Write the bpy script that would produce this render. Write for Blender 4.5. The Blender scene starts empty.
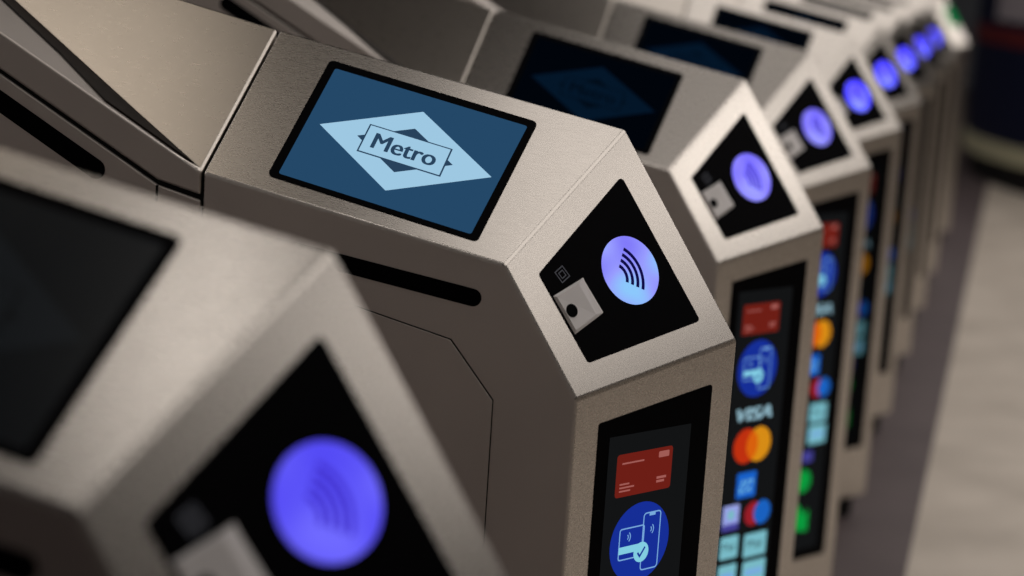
import bpy, bmesh, math, random
from mathutils import Vector, Matrix

random.seed(4)
S = 0.8                       # metres per gate pitch
FLOOR = 1.09                  # gate-corner height above the floor, in pitches
scene = bpy.context.scene
COL = scene.collection

def V(x, y, z):               # pitch units, z measured from the front corner -> metres above floor
    return Vector((x * S, y * S, (z + FLOOR) * S))

# ------------------------------------------------------------------ materials
def s2l(c):
    return tuple(((v / 255) / 12.92 if v / 255 <= .04045 else ((v / 255 + .055) / 1.055) ** 2.4) for v in c)

def new_mat(name):
    m = bpy.data.materials.new(name); m.use_nodes = True
    nt = m.node_tree
    return m, nt, nt.nodes['Principled BSDF']

def plain(name, col, rough=.5, metal=0., spec=.5):
    m, nt, b = new_mat(name)
    b.inputs['Base Color'].default_value = (*col, 1)
    b.inputs['Roughness'].default_value = rough
    b.inputs['Metallic'].default_value = metal
    b.inputs['Specular IOR Level'].default_value = spec
    n = nt.nodes.new('ShaderNodeTexNoise'); n.inputs['Scale'].default_value = 60
    tc = nt.nodes.new('ShaderNodeTexCoord'); nt.links.new(tc.outputs['Object'], n.inputs['Vector'])
    mr = nt.nodes.new('ShaderNodeMapRange')
    mr.inputs['To Min'].default_value = rough * .9; mr.inputs['To Max'].default_value = min(1, rough * 1.1)
    nt.links.new(n.outputs['Fac'], mr.inputs['Value']); nt.links.new(mr.outputs['Result'], b.inputs['Roughness'])
    return m

def glow(name, rgb, strength=1.):
    m = bpy.data.materials.new(name); m.use_nodes = True
    nt = m.node_tree; nt.nodes.clear()
    e = nt.nodes.new('ShaderNodeEmission'); o = nt.nodes.new('ShaderNodeOutputMaterial')
    e.inputs['Color'].default_value = (*s2l(rgb), 1); e.inputs['Strength'].default_value = strength
    nt.links.new(e.outputs[0], o.inputs[0])
    return m

def steel(name, base=(.61, .575, .545), rough=.27):
    m, nt, b = new_mat(name)
    b.inputs['Metallic'].default_value = 1
    tc = nt.nodes.new('ShaderNodeTexCoord')
    mp = nt.nodes.new('ShaderNodeMapping'); mp.inputs['Scale'].default_value = (55, 4, 55)
    nt.links.new(tc.outputs['Object'], mp.inputs['Vector'])
    br = nt.nodes.new('ShaderNodeTexNoise'); br.inputs['Scale'].default_value = 9; br.inputs['Detail'].default_value = 4
    nt.links.new(mp.outputs['Vector'], br.inputs['Vector'])
    cl = nt.nodes.new('ShaderNodeTexNoise'); cl.inputs['Scale'].default_value = 9; cl.inputs['Detail'].default_value = 3
    nt.links.new(tc.outputs['Object'], cl.inputs['Vector'])
    mx = nt.nodes.new('ShaderNodeMix'); mx.data_type = 'RGBA'
    mx.inputs['A'].default_value = (*[v * .93 for v in base], 1); mx.inputs['B'].default_value = (*[min(1, v * 1.07) for v in base], 1)
    nt.links.new(cl.outputs['Fac'], mx.inputs['Factor']); nt.links.new(mx.outputs['Result'], b.inputs['Base Color'])
    mr = nt.nodes.new('ShaderNodeMapRange'); mr.inputs['To Min'].default_value = rough - .03; mr.inputs['To Max'].default_value = rough + .04
    nt.links.new(br.outputs['Fac'], mr.inputs['Value']); nt.links.new(mr.outputs['Result'], b.inputs['Roughness'])
    bp = nt.nodes.new('ShaderNodeBump'); bp.inputs['Strength'].default_value = .002; bp.inputs['Distance'].default_value = .0006
    nt.links.new(br.outputs['Fac'], bp.inputs['Height']); nt.links.new(bp.outputs['Normal'], b.inputs['Normal'])
    return m

def terrazzo(name, c1, c2, rough=.45, scale=5):
    m, nt, b = new_mat(name)
    tc = nt.nodes.new('ShaderNodeTexCoord')
    n = nt.nodes.new('ShaderNodeTexNoise'); n.inputs['Scale'].default_value = scale; n.inputs['Detail'].default_value = 8
    nt.links.new(tc.outputs['Object'], n.inputs['Vector'])
    r = nt.nodes.new('ShaderNodeValToRGB')
    r.color_ramp.elements[0].position = .35; r.color_ramp.elements[0].color = (*c1, 1)
    r.color_ramp.elements[1].position = .65; r.color_ramp.elements[1].color = (*c2, 1)
    nt.links.new(n.outputs['Fac'], r.inputs['Fac']); nt.links.new(r.outputs['Color'], b.inputs['Base Color'])
    b.inputs['Roughness'].default_value = rough
    return m

STEEL = steel('brushed_steel')
STEEL_LIGHTENED = steel('brushed_steel_lightened', (.68, .635, .61), .50)  # same steel, rougher, with light put into the colour for walls and ledge
STEEL_LID = steel('brushed_steel_lid', (.59, .55, .51), .28)
BLACK = plain('black_acrylic', (.002, .002, .003), .45, spec=.02)
GAP = plain('dark_gap', (.006, .006, .006), .6, spec=.1)
RUBBER = plain('black_plinth', (.008, .008, .009), .7, spec=.2)

# ------------------------------------------------------------------ mesh helpers
def make(name, bm, mats, parent=None, smooth=False):
    bmesh.ops.recalc_face_normals(bm, faces=bm.faces[:])
    return make_raw(name, bm, mats, parent, smooth)

def make_raw(name, bm, mats, parent=None, smooth=False):
    me = bpy.data.meshes.new(name)
    bm.to_mesh(me); bm.free()
    if not isinstance(mats, (list, tuple)): mats = [mats]
    for m in mats: me.materials.append(m)
    if smooth:
        for p in me.polygons: p.use_smooth = True
    o = bpy.data.objects.new(name, me); COL.objects.link(o)
    if parent: o.parent = parent
    return o

def bevel(o, w, seg=2):
    md = o.modifiers.new('bevel', 'BEVEL'); md.width = w; md.segments = seg; md.limit_method = 'ANGLE'
    md.angle_limit = math.radians(20); md.harden_normals = True
    for p in o.data.polygons: p.use_smooth = True
    return o

def solid(faces, verts):
    bm = bmesh.new(); vs = [bm.verts.new(v) for v in verts]
    for f in faces: bm.faces.new([vs[i] for i in f])
    return bm

def prism_into(bm, pts, n, out, inn, mi=0):
    n = n.normalized()
    a = [bm.verts.new(p + n * out) for p in pts]; b = [bm.verts.new(p - n * inn) for p in pts]
    fs = [bm.faces.new(a), bm.faces.new(b[::-1])]
    k = len(pts)
    for i in range(k): fs.append(bm.faces.new([a[i], b[i], b[(i + 1) % k], a[(i + 1) % k]]))
    for f in fs: f.material_index = mi
    return bm

def prism(pts, n, out, inn):
    return prism_into(bmesh.new(), pts, n, out, inn)

def rounded(poly, r, seg=5):
    """round the corners of a 2D polygon"""
    out = []; k = len(poly)
    for i in range(k):
        p = Vector(poly[i]); a = (Vector(poly[i - 1]) - p); b = (Vector(poly[(i + 1) % k]) - p)
        la, lb = a.length, b.length; a.normalize(); b.normalize()
        th = a.angle(b); d = min(r / math.tan(th / 2), la * .45, lb * .45); rr = d * math.tan(th / 2)
        c = p + (a + b).normalized() * (rr / math.sin(th / 2))
        s = p + a * d - c; e = p + b * d - c
        ang = s.angle_signed(e)
        for j in range(seg + 1):
            t = -ang * j / seg
            out.append((c.x + s.x * math.cos(t) - s.y * math.sin(t), c.y + s.x * math.sin(t) + s.y * math.cos(t)))
    return out

class Frame:
    """a flat working plane: origin, right, up (pitch units); pt(u,v) in metres"""
    def __init__(self, o, r, u, square=True):
        self.o = Vector(o); self.r = Vector(r).normalized(); self.u = Vector(u)
        if square: self.u -= self.r * self.u.dot(self.r)
        self.u.normalize(); self.n = self.r.cross(self.u).normalized()
    def pt(self, a, b, h=0):
        q = self.o + self.r * a + self.u * b
        return V(*q) + self.n * h

def sheet(bm, fr, pts, h, mi):
    f = bm.faces.new([bm.verts.new(fr.pt(a, b, h)) for a, b in pts]); f.material_index = mi
    f.normal_update()
    if f.normal.dot(fr.n) < 0: f.normal_flip()

def disc(c, r, n=40, ry=None):
    ry = ry or r
    return [(c[0] + r * math.cos(2 * math.pi * i / n), c[1] + ry * math.sin(2 * math.pi * i / n)) for i in range(n)]

def rect(x0, y0, x1, y1, r=0):
    p = [(x0, y0), (x1, y0), (x1, y1), (x0, y1)]
    return rounded(p, r, 4) if r else p

def stroke(bm, fr, path, w, h, mi, closed=False):
    """a constant-width line along a path, mitred"""
    P = [Vector(p) for p in path]; k = len(P); L, R = [], []
    for i in range(k):
        if closed: a, b = P[i - 1], P[(i + 1) % k]
        else: a, b = P[max(i - 1, 0)], P[min(i + 1, k - 1)]
        d1 = (P[i] - a); d2 = (b - P[i])
        if d1.length == 0: d1 = d2
        if d2.length == 0: d2 = d1
        d1, d2 = d1.normalized(), d2.normalized()
        t = (d1 + d2).normalized(); nrm = Vector((-t.y, t.x)); m = w / 2 / max(.4, nrm.dot(Vector((-d1.y, d1.x))))
        L.append(P[i] + nrm * m); R.append(P[i] - nrm * m)
    for i in range(k if closed else k - 1):
        j = (i + 1) % k
        sheet(bm, fr, [L[i], L[j], R[j], R[i]], h, mi)

def text_into(bm, fr, s, centre, width, height, h, mi, bold=0, shear=0, double=0):
    if double:
        for k, sx in enumerate((-1, 0, 1)):
            text_into(bm, fr, s, (centre[0] + sx * double, centre[1]), width - 2 * double, height, h + k * .00004, mi, bold, shear)
        return
    cu = bpy.data.curves.new('lettering', 'FONT'); cu.body = s; cu.size = 1; cu.offset = bold; cu.shear = shear
    cu.fill_mode = 'FRONT'; cu.resolution_u = 4
    ob = bpy.data.objects.new('lettering', cu); COL.objects.link(ob)
    dg = bpy.context.evaluated_depsgraph_get(); dg.update()
    me = ob.evaluated_get(dg).to_mesh()
    xs = [v.co.x for v in me.vertices]; ys = [v.co.y for v in me.vertices]
    x0, x1, y0, y1 = min(xs), max(xs), min(ys), max(ys)
    mp = [bm.verts.new(fr.pt(centre[0] + ((v.co.x - x0) / (x1 - x0) - .5) * width,
                             centre[1] + ((v.co.y - y0) / (y1 - y0) - .5) * height, h)) for v in me.vertices]
    for p in me.polygons:
        try: f = bm.faces.new([mp[i] for i in p.vertices])
        except ValueError: continue
        f.material_index = mi; f.normal_update()
        if f.normal.dot(fr.n) < 0: f.normal_flip()
    ob.evaluated_get(dg).to_mesh_clear()
    bpy.data.objects.remove(ob); bpy.data.curves.remove(cu)

# ------------------------------------------------------------------ the gate's facets (pitch units, front far corner = 0)
W = .2185
A = Vector((-W, .2389, .1002)); B = Vector((0, .1564, .2418)); C = Vector((-W, .1458, -.0438)); E = Vector((0, 0, 0))
T = .1886
YS = .6062                                        # seam between front housing and lid
def top_z(x, y):
    u = (x + W) / W; b = A.lerp(B, u)
    return b.z + T * (y - b.y)
ZB = -1.03
F_READ = Frame(C, E - C, A - C)
LF = Vector((E.x - C.x, E.y - C.y, 0)).length
F_FRONT = Frame((C.x, C.y, 0), (E.x - C.x, E.y - C.y, 0), (0, 0, 1))
STL = Vector((-.0230, .5290, 0)); STL.z = top_z(STL.x, STL.y)
STR = Vector((-.0262, .2590, 0)); STR.z = top_z(STR.x, STR.y)
SBL = Vector((-.1983, .5350, 0)); SBL.z = top_z(SBL.x, SBL.y)
F_TOP = Frame(SBL, STR - STL, STL - SBL, False)          # right = towards the front, up = towards the far side
SW = (STR - STL).length; SH = (STL - SBL).length
F_NEAR = Frame((-W, 0, 0), (0, -1, 0), (0, 0, 1)) # a = -y

def near(pts):                                    # (y, z) on the near wall -> frame coordinates
    return [(-y, z) for y, z in pts]

# ---------------- shared emission colours
TXT = glow('logo_ink', (40, 66, 92))
BLUE_BG = glow('screen_blue', (36, 72, 104)); LOGO = glow('logo_pale_blue', (158, 200, 226))
DIM_BG = glow('screen_dim', (1, 4, 10)); DIM_LOGO = glow('logo_dim', (4, 22, 40)); DIM_TXT = glow('logo_ink_dim', (2, 12, 24))
GREY_BG = plain('screen_sleeping', (.012, .016, .021), .25, spec=.12)
GREY_LOGO = plain('logo_sleeping', (.022, .030, .040), .25, spec=.12)
D_BG = glow('display_charcoal', (19, 20, 21)); D_RED = glow('card_red', (108, 30, 22)); D_PINK = glow('card_marks', (160, 92, 86))
D_BLUE = glow('badge_blue', (22, 46, 150)); D_LINE = glow('badge_line', (120, 170, 220)); D_CYAN = glow('badge_pale', (130, 205, 225))
D_WHITE = glow('pale_lettering', (140, 176, 190)); D_ORED = glow('disc_red', (190, 48, 16)); D_AMB = glow('disc_amber', (214, 140, 22)); D_ORG = glow('disc_orange', (215, 96, 14))
D_AZ = glow('tile_azure', (24, 96, 200)); D_LILAC = glow('tile_lilac', (150, 160, 225)); D_PURP = glow('tile_purple', (70, 66, 150))
D_CRIM = glow('disc_crimson', (150, 30, 40)); D_SKY = glow('disc_sky', (26, 96, 190)); D_TEAL = glow('tile_teal', (120, 184, 196)); D_GREEN = glow('sign_green', (10, 150, 60))
WAVE = glow('wave_ink', (14, 10, 70)); WAVE_SOFT = glow('wave_ink_soft', (62, 44, 200))

def light_mat(name, c_edge, c_mid, c_spot, power=1.):
    """lit disc: an LED backlight that is a little uneven"""
    m = bpy.data.materials.new(name); m.use_nodes = True
    nt = m.node_tree; nt.nodes.clear()
    e = nt.nodes.new('ShaderNodeEmission'); o = nt.nodes.new('ShaderNodeOutputMaterial')
    tc = nt.nodes.new('ShaderNodeTexCoord')
    gr = nt.nodes.new('ShaderNodeTexNoise'); gr.inputs['Scale'].default_value = 22; gr.inputs['Detail'].default_value = 0
    nt.links.new(tc.outputs['Object'], gr.inputs['Vector'])
    r = nt.nodes.new('ShaderNodeValToRGB')
    els = r.color_ramp.elements
    els[0].position = .32; els[0].color = (*s2l(c_edge), 1)
    els[1].position = .68; els[1].color = (*s2l(c_spot), 1)
    q = els.new(.5); q.color = (*s2l(c_mid), 1)
    nt.links.new(gr.outputs['Fac'], r.inputs['Fac']); nt.links.new(r.outputs['Color'], e.inputs['Color']); e.inputs['Strength'].default_value = power
    nt.links.new(e.outputs[0], o.inputs[0])
    return m
L_PALE = light_mat('reader_glow_pale', (128, 120, 250), (152, 156, 255), (140, 200, 252))
L_DEEP = light_mat('reader_glow_deep', (84, 74, 244), (94, 86, 248), (112, 106, 255))
L_MID = light_mat('reader_glow_mid', (118, 108, 250), (134, 126, 255), (150, 150, 255), 1.15)
L_FAR = light_mat('reader_glow_far', (70, 60, 250), (82, 76, 255), (112, 120, 255), 2.2)

# ---------------- prototypes of every part (built once, copied per gate)
proto = {}
def keep(name, o): proto.setdefault(name, o); return o

def build_proto():
    v = lambda p: V(*p)
    # front housing: one folded steel shell
    N = Vector((-W, YS, top_z(-W, YS))); Sx = Vector((0, YS, top_z(0, YS)))
    lo = lambda p: Vector((p.x, p.y, ZB))
    P = [A, B, C, E, N, Sx, lo(C), lo(E), lo(N), lo(Sx)]
    F = [(0, 1, 5, 4), (0, 2, 3, 1), (2, 6, 7, 3), (0, 4, 8, 6, 2), (1, 3, 7, 9, 5), (4, 5, 9, 8), (6, 8, 9, 7)]
    h = make('housing', solid(F, [v(p) for p in P]), [STEEL, STEEL_LIGHTENED]); bevel(h, .0030, 3)
    for i in (3, 4): h.data.polygons[i].material_index = 1; keep('housing', h)
    # plinth
    ins = .022
    pl = [(-W + ins, C.y + .02), (-ins, .034), (-ins, 1.86), (-W + ins, 1.86)]
    o = make('plinth', prism([V(x, y, ZB) for x, y in pl], Vector((0, 0, 1)), 0.0, (FLOOR + ZB) * S), RUBBER); keep('plinth', o)
    # rear housing
    G = [(.6090, .1365), (.664, .1495), (.8705, .2620), (1.09, .3810), (1.9, .3810)]
    prof = [(.6090, ZB)] + G + [(1.9, ZB)]
    bm = bmesh.new()
    prism_into(bm, [V(-W, y, z) for y, z in prof], Vector((-1, 0, 0)), 0, W * S)
    o = make('rear_housing', bm, STEEL_LIGHTENED); bevel(o, .0022, 2); keep('rear_housing', o)
    # lid
    y0 = .6090
    Nn = Vector((-W, y0, top_z(-W, y0))); S0 = Vector((0, y0, top_z(0, y0)))
    g1 = Vector((-W, y0, .1420)); g2 = Vector((-W, .664, .1545)); g2b = Vector((-W, .8705, .2668)); g3 = Vector((-W, 1.09, .386)); g4 = Vector((-W, 1.9, .386))
    mid = lambda q: Vector((0, q.y, q.z))
    ez = Nn.z + .54 * (1.09 - y0)
    M1 = Vector((-W, 1.09, ez)); M2 = Vector((-W, 1.9, ez)); R2 = Vector((0, 1.9, ez)); TE = Vector((0, 1.09, ez))
    T1 = Vector((-.1690, .7201, 0)); T2 = Vector((-.0684, .9415, 0))
    for t in (T1, T2): t.z = top_z(t.x, t.y)
    L1 = Vector((-.2095, .737, 0)); L2 = Vector((-.160, .824, 0)); L3 = Vector((-.1152, .930, 0))
    for t in (L1, L2, L3): t.z = Nn.z + .54 * (t.y - y0)
    P = [Nn, S0, TE, T2, T1, L1, L2, L3, M1, M2, R2, g1, g2, g2b, g3, g4, mid(g1), mid(g2), mid(g2b), mid(g3), mid(g4)]
    F = [(0, 1, 2, 3, 4), (0, 4, 5), (5, 4, 3, 6), (6, 3, 7), (7, 3, 2), (0, 5, 6, 7, 2, 8), (8, 2, 10, 9),
         (0, 8, 9, 15, 14, 13, 12, 11), (1, 16, 17, 18, 19, 20, 10, 2), (0, 11, 16, 1), (9, 10, 20, 15),
         (11, 12, 17, 16), (12, 13, 18, 17), (13, 14, 19, 18), (14, 15, 20, 19)]
    o = make('lid', solid(F, [v(p) for p in P]), [STEEL_LID, STEEL_LIGHTENED]); bevel(o, .0032, 3); o.modifiers['bevel'].angle_limit = math.radians(3); keep('lid', o)
    for i in (5, 7, 8): o.data.polygons[i].material_index = 1
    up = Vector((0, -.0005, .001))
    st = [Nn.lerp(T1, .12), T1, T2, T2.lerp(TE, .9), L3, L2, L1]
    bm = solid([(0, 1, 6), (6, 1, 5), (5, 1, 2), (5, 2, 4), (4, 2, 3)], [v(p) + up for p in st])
    o = make('dark_facet_overlay', bm, plain('facet_shade_brown', (.012, .008, .007), .5, spec=.2))  # thin overlay, its dark colour stands in for the facet's dark reflection
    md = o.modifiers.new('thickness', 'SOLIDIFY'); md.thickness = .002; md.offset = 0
    keep('dark_facet_overlay', o)
    # dark strip in the joint between housing and lid, and the packing under the lid
    bm = bmesh.new()
    i = .0035
    prism_into(bm, [V(-W + i, y, z) for y, z in [(YS - .002, ZB), (YS - .002, .163), (y0 + .002, .163), (y0 + .002, ZB)]], Vector((-1, 0, 0)), 0, (W - 2 * i) * S)
    q = [(y0, .133), (.664, .1455), (1.09, .377), (1.89, .377), (1.89, .390), (1.09, .390), (.664, .1585), (y0, .146)]
    prism_into(bm, [V(-W + i, y, z) for y, z in q], Vector((-1, 0, 0)), 0, (W - 2 * i) * S)
    o = make('joint_seal', bm, GAP); keep('joint_seal', o)
    # short upright joint below the kink of the lid
    bm = prism([F_NEAR.pt(a, b) for a, b in near([(.6625, .149), (.6655, .149), (.6655, .060), (.6625, .060)])], F_NEAR.n, .0004, .004)
    o = make('panel_joint', bm, GAP); keep('panel_joint', o)
    # slots on the near wall
    def capsule(p0, p1, w):
        a, b = Vector(p0), Vector(p1); d = (b - a).normalized(); n = Vector((-d.y, d.x)); r = w / 2
        c = []
        for k in range(9): t = math.pi / 2 + math.pi * k / 8; c.append(a + d * r * math.cos(t) + n * r * math.sin(t))
        for k in range(9): t = -math.pi / 2 + math.pi * k / 8; c.append(b + d * r * math.cos(t) + n * r * math.sin(t))
        return c
    c = capsule((.273, .0590), (.548, .0980), .0205)
    o = make('slot', prism([F_NEAR.pt(a, b) for a, b in near(c)], F_NEAR.n, .0005, .004), BLACK); keep('slot', o)
    c = capsule((.742, .160), (1.16, .388 - .0), .0240)
    c = capsule((.743, .1605), (1.02, .3115), .0240)
    o = make('rear_slot', prism([F_NEAR.pt(a, b) for a, b in near(c)], F_NEAR.n, .0005, .004), BLACK); keep('rear_slot', o)
    # service hatch
    hp = [(.2425, -.057), (.2965, .0075), (.365, .0225), (.500, .0530), (.560, .000), (.560, -.62), (.2425, -.62)]
    gapm = prism([F_NEAR.pt(a, b) for a, b in near([(y + (.0012 if y > .4 else -.0012), z + (.0012 if z > -.1 else -.0012)) for y, z in hp])], F_NEAR.n, .0003, .004)
    o = make('hatch', gapm, GAP)
    keep('hatch_rim', o); o.name = 'hatch_rim'
    o = make('hatch', prism([F_NEAR.pt(a, b) for a, b in near(hp)], F_NEAR.n, .0008, .004), STEEL_LIGHTENED); bevel(o, .0006, 1); keep('hatch', o)

    # ---- top screen: black glass, display picture on it
    fr = F_TOP
    g = rounded([(0, 0), (SW - .012, 0), (SW, SH), (0, SH)], .007)
    o = make('top_screen', prism([fr.pt(a, b) for a, b in g], fr.n, .0008, .006), BLACK); keep('top_screen', o)
    bm = bmesh.new()
    m = .0115; x0, x1, y0_, y1 = .0115, SW - .0100, .0075, SH - .0125
    sheet(bm, fr, rounded([(x0, y0_), (x1 - .012, y0_), (x1, y1), (x0, y1)], .003, 4), .0010, 0)
    cx, cy, hw, hh = SW * .5 + .001, SH * .5 - .0045, .1105, .0712
    def rh(k, kk): return [(cx - hw * k, cy), (cx, cy - hh * kk), (cx + hw * k, cy), (cx, cy + hh * kk)]
    sheet(bm, fr, rh(1, 1), .0012, 1)
    sheet(bm, fr, rh(.557, .553), .0014, 2)
    bw, bh = .0515, .0228
    sheet(bm, fr, rect(cx - bw - .002, cy - bh - .002, cx + bw + .002, cy + bh + .002), .0016, 2)
    sheet(bm, fr, rect(cx - bw, cy - bh, cx + bw, cy + bh), .0018, 1)
    text_into(bm, fr, 'Metro', (cx, cy), .0815, .0262, .0020, 2, double=.0009)
    o = make_raw('screen_image', bm, [BLUE_BG, LOGO, TXT]); keep('screen_image', o)

    # ---- reader panel
    fr = F_READ
    g = rounded([(.0355, .0340), (.2200, .0368), (.1855, .2300), (.0140, .1480)], .005)
    o = make('reader_panel', prism([fr.pt(a, b) for a, b in g], fr.n, .0006, .006), BLACK); keep('reader_panel', o)
    RC, RR = (.1445, .1200), .0418
    bm = bmesh.new()
    prism_into(bm, [fr.pt(a, b, .0006) for a, b in disc(RC, RR, 56)], fr.n, .0006, .0015)
    o = make('reader_light', bm, L_PALE); keep('reader_light', o)
    bm = bmesh.new()
    cx, cy, tilt = .1195, .1170, math.radians(6)
    for r in (.0160, .0238, .0316, .0394):
        ha = math.radians(42)
        path = [(cx + r * math.cos(tilt + t), cy + r * math.sin(tilt + t)) for t in [-ha + 2 * ha * k / 14 for k in range(15)]]
        stroke(bm, fr, path, .0044, .0014, 0)
    o = make_raw('wave_symbol', bm, [WAVE]); keep('wave_symbol', o)
    # scanner window: a pale plate folded into two facets, with a round lens
    q = [(.0215, .1190), (.0740, .1290), (.0845, .0830), (.0315, .0695)]
    bm = bmesh.new()
    base = [bm.verts.new(fr.pt(a, b, .0004)) for a, b in q]
    ridge = [bm.verts.new(fr.pt(a, b, hh_)) for a, b, hh_ in [(.0245, .1165, .0030), (.0600, .1235, .0040), (.0700, .0835, .0022), (.0330, .0740, .0030)]]
    bm.faces.new(ridge)
    for k in range(4): bm.faces.new([base[k], base[(k + 1) % 4], ridge[(k + 1) % 4], ridge[k]])
    bm.faces.new(base[::-1])
    o = make('scanner_window', bm, plain('pale_grey_plastic', (.82, .80, .82), .45)); keep('scanner_window', o)
    bm = prism([fr.pt(a, b, .003) for a, b in disc((.0375, .0965), .0078, 24)], fr.n, .0012, .001)
    o = make('scanner_lens', bm, BLACK); bevel(o, .0006, 1); keep('scanner_lens', o)
    bm = bmesh.new()
    ic = glow('small_symbol_grey', (62, 62, 66))
    c0 = Vector((.0455, .1395)); ax = Vector((.94, .34)); ay = Vector((-.34, .94)); s_ = .0072
    cor = lambda s: [tuple(c0 + ax * s * i + ay * s * j) for i, j in ((-1, -1), (1, -1), (1, 1), (-1, 1))]
    stroke(bm, fr, cor(s_), .0013, .0010, 0, closed=True)
    stroke(bm, fr, cor(s_ * .5), .0012, .0010, 0, closed=True)
    o = make_raw('ticket_symbol', bm, [ic]); keep('ticket_symbol', o)

    # ---- front screen
    fr = F_FRONT
    zb = -.885
    g = rounded([(.0386, zb), (.2240, zb), (.2240, -.0505), (.0386, -.0765)], .004)
    o = make('front_screen', prism([fr.pt(a, b) for a, b in g], fr.n, .0006, .006), BLACK); keep('front_screen', o)
    bm = bmesh.new()
    mats = [D_BG, D_RED, D_PINK, D_BLUE, D_LINE, D_CYAN, D_WHITE, D_ORED, D_AMB, D_ORG, D_AZ, D_LILAC, D_PURP, D_CRIM, D_SKY, D_TEAL, D_GREEN]
    BG, RED, PINK, BLU, LIN, CYA, WHI, ORD, AMB, ORG, AZ, LIL, PUR, CRI, SKY, TEA, GRN = range(17)
    h0, h1, h2, h3, h4, h5 = .0008, .0010, .0012, .0014, .0016, .0018
    sheet(bm, fr, rect(.0570, -.862, .1920, -.0950), h0, BG)
    sheet(bm, fr, rect(.0715, -.1700, .1635, -.1180, .004), h1, RED)
    sheet(bm, fr, rect(.080, -.1305, .116, -.1285), h2, PINK)
    sheet(bm, fr, rect(.140, -.1300, .1575, -.1225, .0015), h2, PINK)
    for k, wd in enumerate((.016, .024, .018)): sheet(bm, fr, rect(.078, -.1555 - k * .0042, .078 + wd, -.1535 - k * .0042), h2, PINK)
    for k, wd in enumerate((.016, .013)): sheet(bm, fr, rect(.139, -.1560 - k * .0045, .139 + wd, -.1530 - k * .0045), h2, PINK)
    # round badge: card, phone and tick
    bc = (.1190, -.2300)
    sheet(bm, fr, disc(bc, .0490, 48), h1, BLU)
    stroke(bm, fr, rect(bc[0] - .034, bc[1] - .018, bc[0] + .006, bc[1] + .020, .003), .0016, h2, LIN, True)
    sheet(bm, fr, rect(bc[0] - .034, bc[1] - .011, bc[0] + .001, bc[1] - .002), h2, CYA)
    stroke(bm, fr, rect(bc[0] + .004, bc[1] - .036, bc[0] + .032, bc[1] + .034, .004), .0016, h3, LIN, True)
    sheet(bm, fr, rect(bc[0] + .013, bc[1] + .0300, bc[0] + .023, bc[1] + .0335), h3, LIN)
    for ox, oy in ((-.024, .009), (.014, .013)):
        for r in (.004, .0075):
            stroke(bm, fr, [(bc[0] + ox + r * math.cos(t), bc[1] + oy + r * math.sin(t)) for t in [-.8 + .2 * k for k in range(9)]], .0014, h3, LIN)
    sheet(bm, fr, disc((bc[0] + .003, bc[1] - .013), .0125, 28), h4, CYA)
    stroke(bm, fr, [(bc[0] - .003, bc[1] - .013), (bc[0] + .001, bc[1] - .018), (bc[0] + .009, bc[1] - .0075)], .0026, h5, BLU)
    text_into(bm, fr, 'VISA', (.1220, -.3085), .0900, .0225, h1, WHI, double=.0022, shear=.25)
    sheet(bm, fr, disc((.1070, -.3640), .0305), h1, ORD); sheet(bm, fr, disc((.1395, -.3640), .0305), h2, AMB)
    dd = (.1395 - .1070) / 2; hh_ = math.sqrt(.0305 ** 2 - dd ** 2); a0 = math.atan2(hh_, dd)
    lens = [(.1070 + .0305 * math.cos(t), -.3640 + .0305 * math.sin(t)) for t in [-a0 + 2 * a0 * k / 12 for k in range(13)]]
    lens += [(.1395 - .0305 * math.cos(t), -.3640 + .0305 * math.sin(t)) for t in [a0 - 2 * a0 * k / 12 for k in range(1, 12)]]
    sheet(bm, fr, lens, h3, ORG)
    sheet(bm, fr, rect(.0930, -.4560, .1410, -.4110, .003), h1, AZ); text_into(bm, fr, 'AM', (.117, -.429), .032, .010, h2, CYA); text_into(bm, fr, 'EX', (.117, -.442), .032, .010, h2, CYA)
    sheet(bm, fr, rect(.0650, -.5100, .1050, -.4650, .003), h1, LIL); sheet(bm, fr, rect(.0650, -.5100, .1050, -.4980, .003), h2, PUR); sheet(bm, fr, disc((.085, -.482), .009, 20), h2, TEA)
    sheet(bm, fr, disc((.1410, -.4880), .0215), h1, CRI); sheet(bm, fr, disc((.1640, -.4880), .0215), h2, SKY)
    sheet(bm, fr, rect(.0650, -.5600, .1090, -.5200, .003), h1, TEA); text_into(bm, fr, 'Pay', (.087, -.540), .030, .016, h2, BG)
    sheet(bm, fr, rect(.1250, -.5660, .1820, -.5240, .003), h1, TEA); text_into(bm, fr, 'Pay', (.1535, -.545), .038, .018, h2, BG)
    sheet(bm, fr, rect(.0650, -.6120, .1100, -.5710, .003), h1, TEA); sheet(bm, fr, rect(.072, -.596, .103, -.586), h2, D_LINE and LIN)
    sheet(bm, fr, rect(.1270, -.6160, .1850, -.5740, .003), h1, TEA); sheet(bm, fr, rect(.134, -.600, .178, -.589), h2, LIN)
    sheet(bm, fr, rect(.1150, -.6560, .1480, -.6320, .003), h1, PUR)
    sheet(bm, fr, disc((.1240, -.7000), .0260, 24), h1, GRN)
    # green arrow
    ar = [(-.042, .016), (.004, .016), (.004, .034), (.044, 0), (.004, -.034), (.004, -.016), (-.042, -.016)]
    ca, sa = math.cos(math.radians(-48)), math.sin(math.radians(-48))
    sheet(bm, fr, [(.124 + x * ca - y * sa, -.787 + x * sa + y * ca) for x, y in ar], h1, GRN)
    o = make_raw('display_image', bm, mats); keep('display_image', o)

build_proto()
for o in proto.values(): COL.objects.unlink(o)

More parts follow.
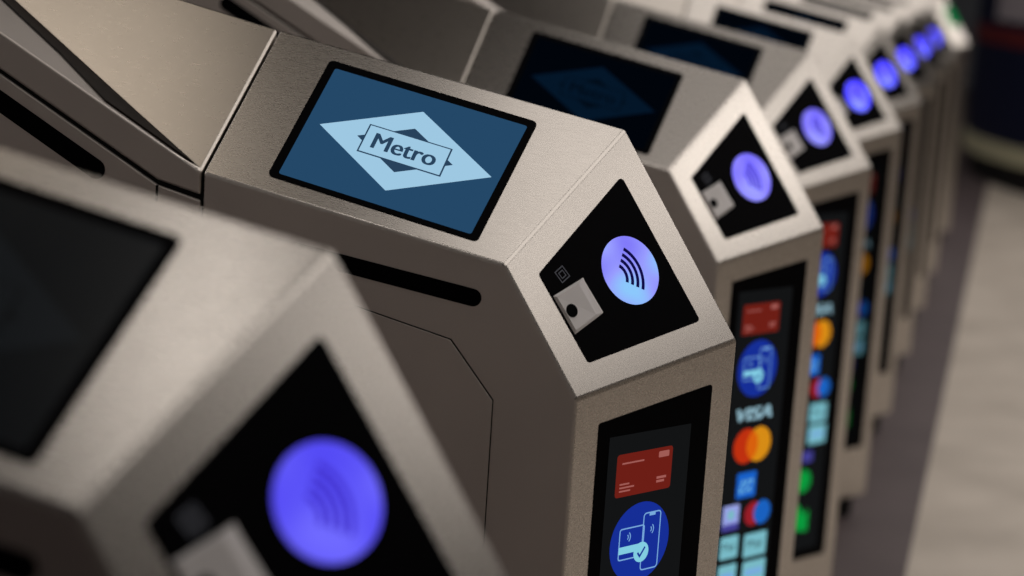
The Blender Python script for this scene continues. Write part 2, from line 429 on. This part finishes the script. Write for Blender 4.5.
TREE = {'housing': [], 'plinth': [], 'rear_housing': [], 'lid': ['dark_facet_overlay'], 'joint_seal': [], 'panel_joint': [], 'slot': [], 'rear_slot': [],
        'hatch': ['hatch_rim'], 'top_screen': ['screen_image'],
        'reader_panel': ['reader_light', 'wave_symbol', 'scanner_window', 'scanner_lens', 'ticket_symbol'],
        'front_screen': ['display_image']}
PART_LABEL = {'reader_light': 'round blue lit contactless reader', 'scanner_window': 'pale grey ticket scanner window', 'slot': 'black slot in the steel side',
              'rear_slot': 'black slot in the steel side', 'plinth': 'black recessed foot', 'lid': 'folded steel top cover', 'hatch': 'steel service hatch',
              'front_screen': 'black upright screen of payment symbols', 'reader_panel': 'black angled reader panel', 'top_screen': 'black framed screen on the sloping top'}

def copy_part(name, parent, mats=None):
    o = proto[name].copy(); COL.objects.link(o); o.parent = parent
    if name in PART_LABEL: o['label'] = PART_LABEL[name]
    if mats:
        for i, m in enumerate(mats):
            o.material_slots[i].link = 'OBJECT'; o.material_slots[i].material = m
    return o

def gate(k, label, over, skip=(), x=None):
    r = bpy.data.objects.new('ticket_gate', None); COL.objects.link(r)
    r.location = (S * ((k - 2) if x is None else x), 0, 0); r.empty_display_size = .1
    r['label'] = label; r['category'] = 'ticket gate'; r['group'] = 'row of steel ticket gates'
    for p, subs in TREE.items():
        if p in skip: continue
        o = copy_part(p, r, over.get(p))
        for s in subs: copy_part(s, o, over.get(s))
    return r

def dimmer(m, k, cache={}):
    if (m.name, k) not in cache:
        d = m.copy(); d.name = m.name + '_dim'
        d.node_tree.nodes['Emission'].inputs['Strength'].default_value = k; cache[(m.name, k)] = d
    return cache[(m.name, k)]
FRONT = list(proto['display_image'].data.materials)
dim = {'screen_image': [DIM_BG, DIM_LOGO, DIM_TXT], 'reader_light': [L_MID], 'wave_symbol': [WAVE_SOFT]}
far = {'display_image': [dimmer(m, .3) for m in FRONT], 'screen_image': [DIM_BG, DIM_LOGO, DIM_TXT], 'reader_light': [L_FAR], 'wave_symbol': [WAVE_SOFT]}
gate(1, 'nearest steel ticket gate, large and blurred, cut off by the lower left of the picture',
     {'screen_image': [GREY_BG, GREY_LOGO, GREY_BG], 'reader_light': [L_DEEP], 'wave_symbol': [WAVE_SOFT]})
gate(2, 'sharp steel ticket gate in the middle with a bright blue top screen and pale diamond', {})
gate(3, 'steel ticket gate just behind the one with the bright blue top screen', dim)
gate(4, 'fourth steel ticket gate from the camera, green arrow low on its front screen', dim)
gate(5, 'fifth steel ticket gate from the camera, black foot showing on the floor', far)
gate(6, 'sixth steel ticket gate from the camera, fourth from last with a blue light', far)
gate(7, 'seventh steel ticket gate from the camera, third from last with a blue light', far)
gate(8, 'eighth steel ticket gate from the camera, third from the far end with a blue light', far)
gate(9, 'last steel ticket gate with a blue light, beside the green-lit end post', far)
bpy.data.objects['ticket_gate.007']['label'] = 'eighth steel ticket gate from the camera, second last with a blue light'

# end post of the row: same folded shell without reader or front screen, a green strip on its sloping edge
post = gate(10, 'plain steel end post of the gate row with a small green light', {}, skip=('reader_panel', 'front_screen', 'top_screen', 'slot', 'hatch', 'rear_slot'), x=8.45)
post.name = 'gate_end_post'; post['category'] = 'gate post'; del post['group']
fr = F_READ
Bq = ((B - C).dot(fr.r), (B - C).dot(fr.u)); Eq = ((E - C).dot(fr.r), (E - C).dot(fr.u))
Bv, Ev = Vector(Bq), Vector(Eq); d = (Ev - Bv).normalized(); nn = Vector((d.y, -d.x))
if nn.x > 0: nn = -nn
p0, p1 = Bv + d * .05 + nn * .004, Bv + d * .17 + nn * .004
o = make('green_light', prism([fr.pt(*p0), fr.pt(*p1), fr.pt(*(p1 + nn * .05)), fr.pt(*(p0 + nn * .05))], fr.n, .006, .003), glow('green_lamp', (10, 128, 70)), post)
o['label'] = 'green status light'

# ------------------------------------------------------------------ round counter beyond the gates
KX, KY, KR = 12.5, -2.93, 3.0
def ring(name, r0, z0, r1, z1, mat, parent, n=160):
    bm = bmesh.new()
    rows = []
    for r, z in ((r0 - .04, z0), (r0, z0), (r1, z1), (r1 - .04, z1)):
        rows.append([bm.verts.new((r * S * math.cos(2 * math.pi * i / n), r * S * math.sin(2 * math.pi * i / n), z * S)) for i in range(n)])
    for a in range(4):
        b = (a + 1) % 4
        for i in range(n): bm.faces.new([rows[a][i], rows[a][(i + 1) % n], rows[b][(i + 1) % n], rows[b][i]])
    return make(name, bm, mat, parent)
kiosk = bpy.data.objects.new('information_counter', None); COL.objects.link(kiosk); kiosk.location = (KX * S, KY * S, 0)
kiosk['label'] = 'round dark navy counter with a red stripe, standing beyond the gates at the right edge'; kiosk['category'] = 'counter'
NAVY = plain('navy_laminate', (.004, .007, .028), .45, spec=.3)
ring('toe_kick', KR - .05, 0, KR - .05, .18, RUBBER, kiosk)
o = ring('base_band', KR + .015, .18, KR + .015, .31, plain('cream_band', (.46, .44, .30), .5), kiosk); o['label'] = 'cream band round the foot'
ring('body', KR, .31, KR, 1.56, NAVY, kiosk)
o = ring('stripe', KR + .006, .97, KR + .006, 1.09, plain('dark_red_stripe', (.10, .006, .008), .5), kiosk); o['label'] = 'dark red stripe'
bm = bmesh.new()
a0, a1 = math.radians(109), math.radians(150)
pr = [[], []]
for i in range(13):
    a = a0 + (a1 - a0) * i / 12
    for j, z in ((0, 1.14), (1, 1.50)): pr[j].append(((KR + .012) * S * math.cos(a), (KR + .012) * S * math.sin(a), z * S))
lo, hi = [bm.verts.new(p) for p in pr[0]], [bm.verts.new(p) for p in pr[1]]
inn = lambda p: (p[0] * .992, p[1] * .992, p[2])
lo2, hi2 = [bm.verts.new(inn(p)) for p in pr[0]], [bm.verts.new(inn(p)) for p in pr[1]]
for i in range(12):
    for q in ([lo[i], lo[i + 1], hi[i + 1], hi[i]], [lo2[i], lo2[i + 1], hi2[i + 1], hi2[i]], [lo[i], lo[i + 1], lo2[i + 1], lo2[i]], [hi[i], hi[i + 1], hi2[i + 1], hi2[i]]): bm.faces.new(q)
bm.faces.new([lo[0], hi[0], hi2[0], lo2[0]]); bm.faces.new([lo[12], hi[12], hi2[12], lo2[12]])
o = make('notice_panel', bm, plain('pale_mauve_panel', (.32, .29, .32), .5), kiosk); o['label'] = 'pale curved notice panel'
bm = bmesh.new()
prism_into(bm, [Vector(((KR + .05) * S * math.cos(2 * math.pi * i / 72), (KR + .05) * S * math.sin(2 * math.pi * i / 72), 1.56 * S)) for i in range(72)], Vector((0, 0, 1)), .04, 0)
make('counter_top', bm, plain('dark_counter_top', (.02, .02, .03), .4), kiosk)

# ------------------------------------------------------------------ the hall
def box(name, x0, x1, y0, y1, z0, z1, mat, kind='structure'):
    bm = bmesh.new()
    vs = [bm.verts.new((x, y, z)) for x in (x0, x1) for y in (y0, y1) for z in (z0, z1)]
    for f in ((0, 1, 3, 2), (4, 6, 7, 5), (0, 4, 5, 1), (2, 3, 7, 6), (0, 2, 6, 4), (1, 5, 7, 3)): bm.faces.new([vs[i] for i in f])
    o = make(name, bm, mat)
    if kind: o['kind'] = kind
    return o
YB = -.148 * S
H = 3.1
X0, X1, Y0, Y1 = -6., 17., -7., 9.
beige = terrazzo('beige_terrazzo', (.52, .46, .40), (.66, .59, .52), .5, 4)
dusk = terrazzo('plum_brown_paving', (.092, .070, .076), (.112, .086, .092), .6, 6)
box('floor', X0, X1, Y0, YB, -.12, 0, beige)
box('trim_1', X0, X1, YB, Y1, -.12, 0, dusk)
box('ceiling', X0, X1, Y0, Y1, H, H + .1, plain('ceiling_panels', (.05, .045, .042), .8))
wallm = terrazzo('wall_cladding', (.55, .50, .44), (.64, .58, .52), .6, 2)
darkw = terrazzo('dark_wall_cladding', (.12, .105, .10), (.16, .14, .135), .6, 2)
box('wall_front', X0, X1, Y0 - .1, Y0, 0, H, wallm)
box('wall_back', X0, X1, Y1, Y1 + .1, 0, H, darkw)
box('wall_left', X0 - .1, X0, Y0, Y1, 0, H, darkw)
box('wall_right', X1, X1 + .1, Y0, Y1, 0, H, terrazzo('blue_grey_cladding', (.16, .18, .21), (.20, .22, .26), .6, 2))

# unseen lamps at ceiling height: some read off reflections, some added as fill
def lamp(name, x, y, sx, sy, power, col=(1, .90, .78)):
    l = bpy.data.lights.new(name, 'AREA'); l.shape = 'RECTANGLE'; l.size = sx; l.size_y = sy; l.energy = power; l.color = col
    o = bpy.data.objects.new(name, l); COL.objects.link(o); o.location = (x, y, H - .02)
    return o
WARM = (1, .93, .86)
def panel(name, x, y, sx, sy, radiance, col=WARM):
    return lamp(name, x, y, sx, sy, radiance * math.pi * sx * sy, col)
panel('hall_strip_light', 1.6, -3.3, 5.2, 1.3, 1.4)
panel('hall_reflection_light', 1.62, -3.2, .30, .30, 14)
panel('hall_reflection_light', 8.2, -3.3, .80, .80, 5)  # added unseen lamp, placed to brighten the end post's sloping face
panel('hall_fill_light', 5.5, -1.25, 14., 1.7, 1.15)  # added unseen fill, brightens the floor and the crease below the top
panel('gate_reflection_light', .18, .10, .95, .62, 1.3)
panel('gate_reflection_light', -.85, .52, .55, .16, 3.6)  # added unseen lamp, gives the nearest gate's top some tonal variation
panel('gate_reflection_light', 1.50, .08, 1.6, .50, .4)  # added unseen lamp, lightens the front of the third gate's top
panel('gate_reflection_light', -.12, 1.25, .85, .70, 1.15, (1, .87, .72))  # added unseen lamp, tinted to warm and lighten the lid
panel('lane_fill_light', 4.0, 3.6, 14., 1.6, 1.6)  # added unseen fill over the lanes, lifts the dark near walls
panel('gate_reflection_light', 5.4, .25, 5.8, 1.1, 1.1)

w = bpy.data.worlds.new('hall_air'); scene.world = w; w.use_nodes = True
w.node_tree.nodes['Background'].inputs['Color'].default_value = (.05, .048, .05, 1)

# ------------------------------------------------------------------ camera
R = Matrix(((0.26198, -0.16433, 0.95098), (-0.96298, -0.10941, 0.24638), (0.06356, -0.98032, -0.18691)))
cam = bpy.data.cameras.new('camera'); co = bpy.data.objects.new('camera', cam); COL.objects.link(co)
M = Matrix((R.col[0], -R.col[1], -R.col[2])).transposed()
co.matrix_world = Matrix.Translation(V(-2.2417, -.2959, .4726)) @ M.to_4x4()
cam.sensor_width = 36; cam.lens = 1900 / 1024 * 36; cam.clip_start = .05
cam.dof.use_dof = True; cam.dof.focus_distance = 2.24 * S; cam.dof.aperture_fstop = 3.3
scene.camera = co

scene.view_settings.view_transform = 'Standard'; scene.view_settings.look = 'None'
scene.view_settings.exposure = 0; scene.view_settings.gamma = 1; scene.view_settings.use_curve_mapping = False
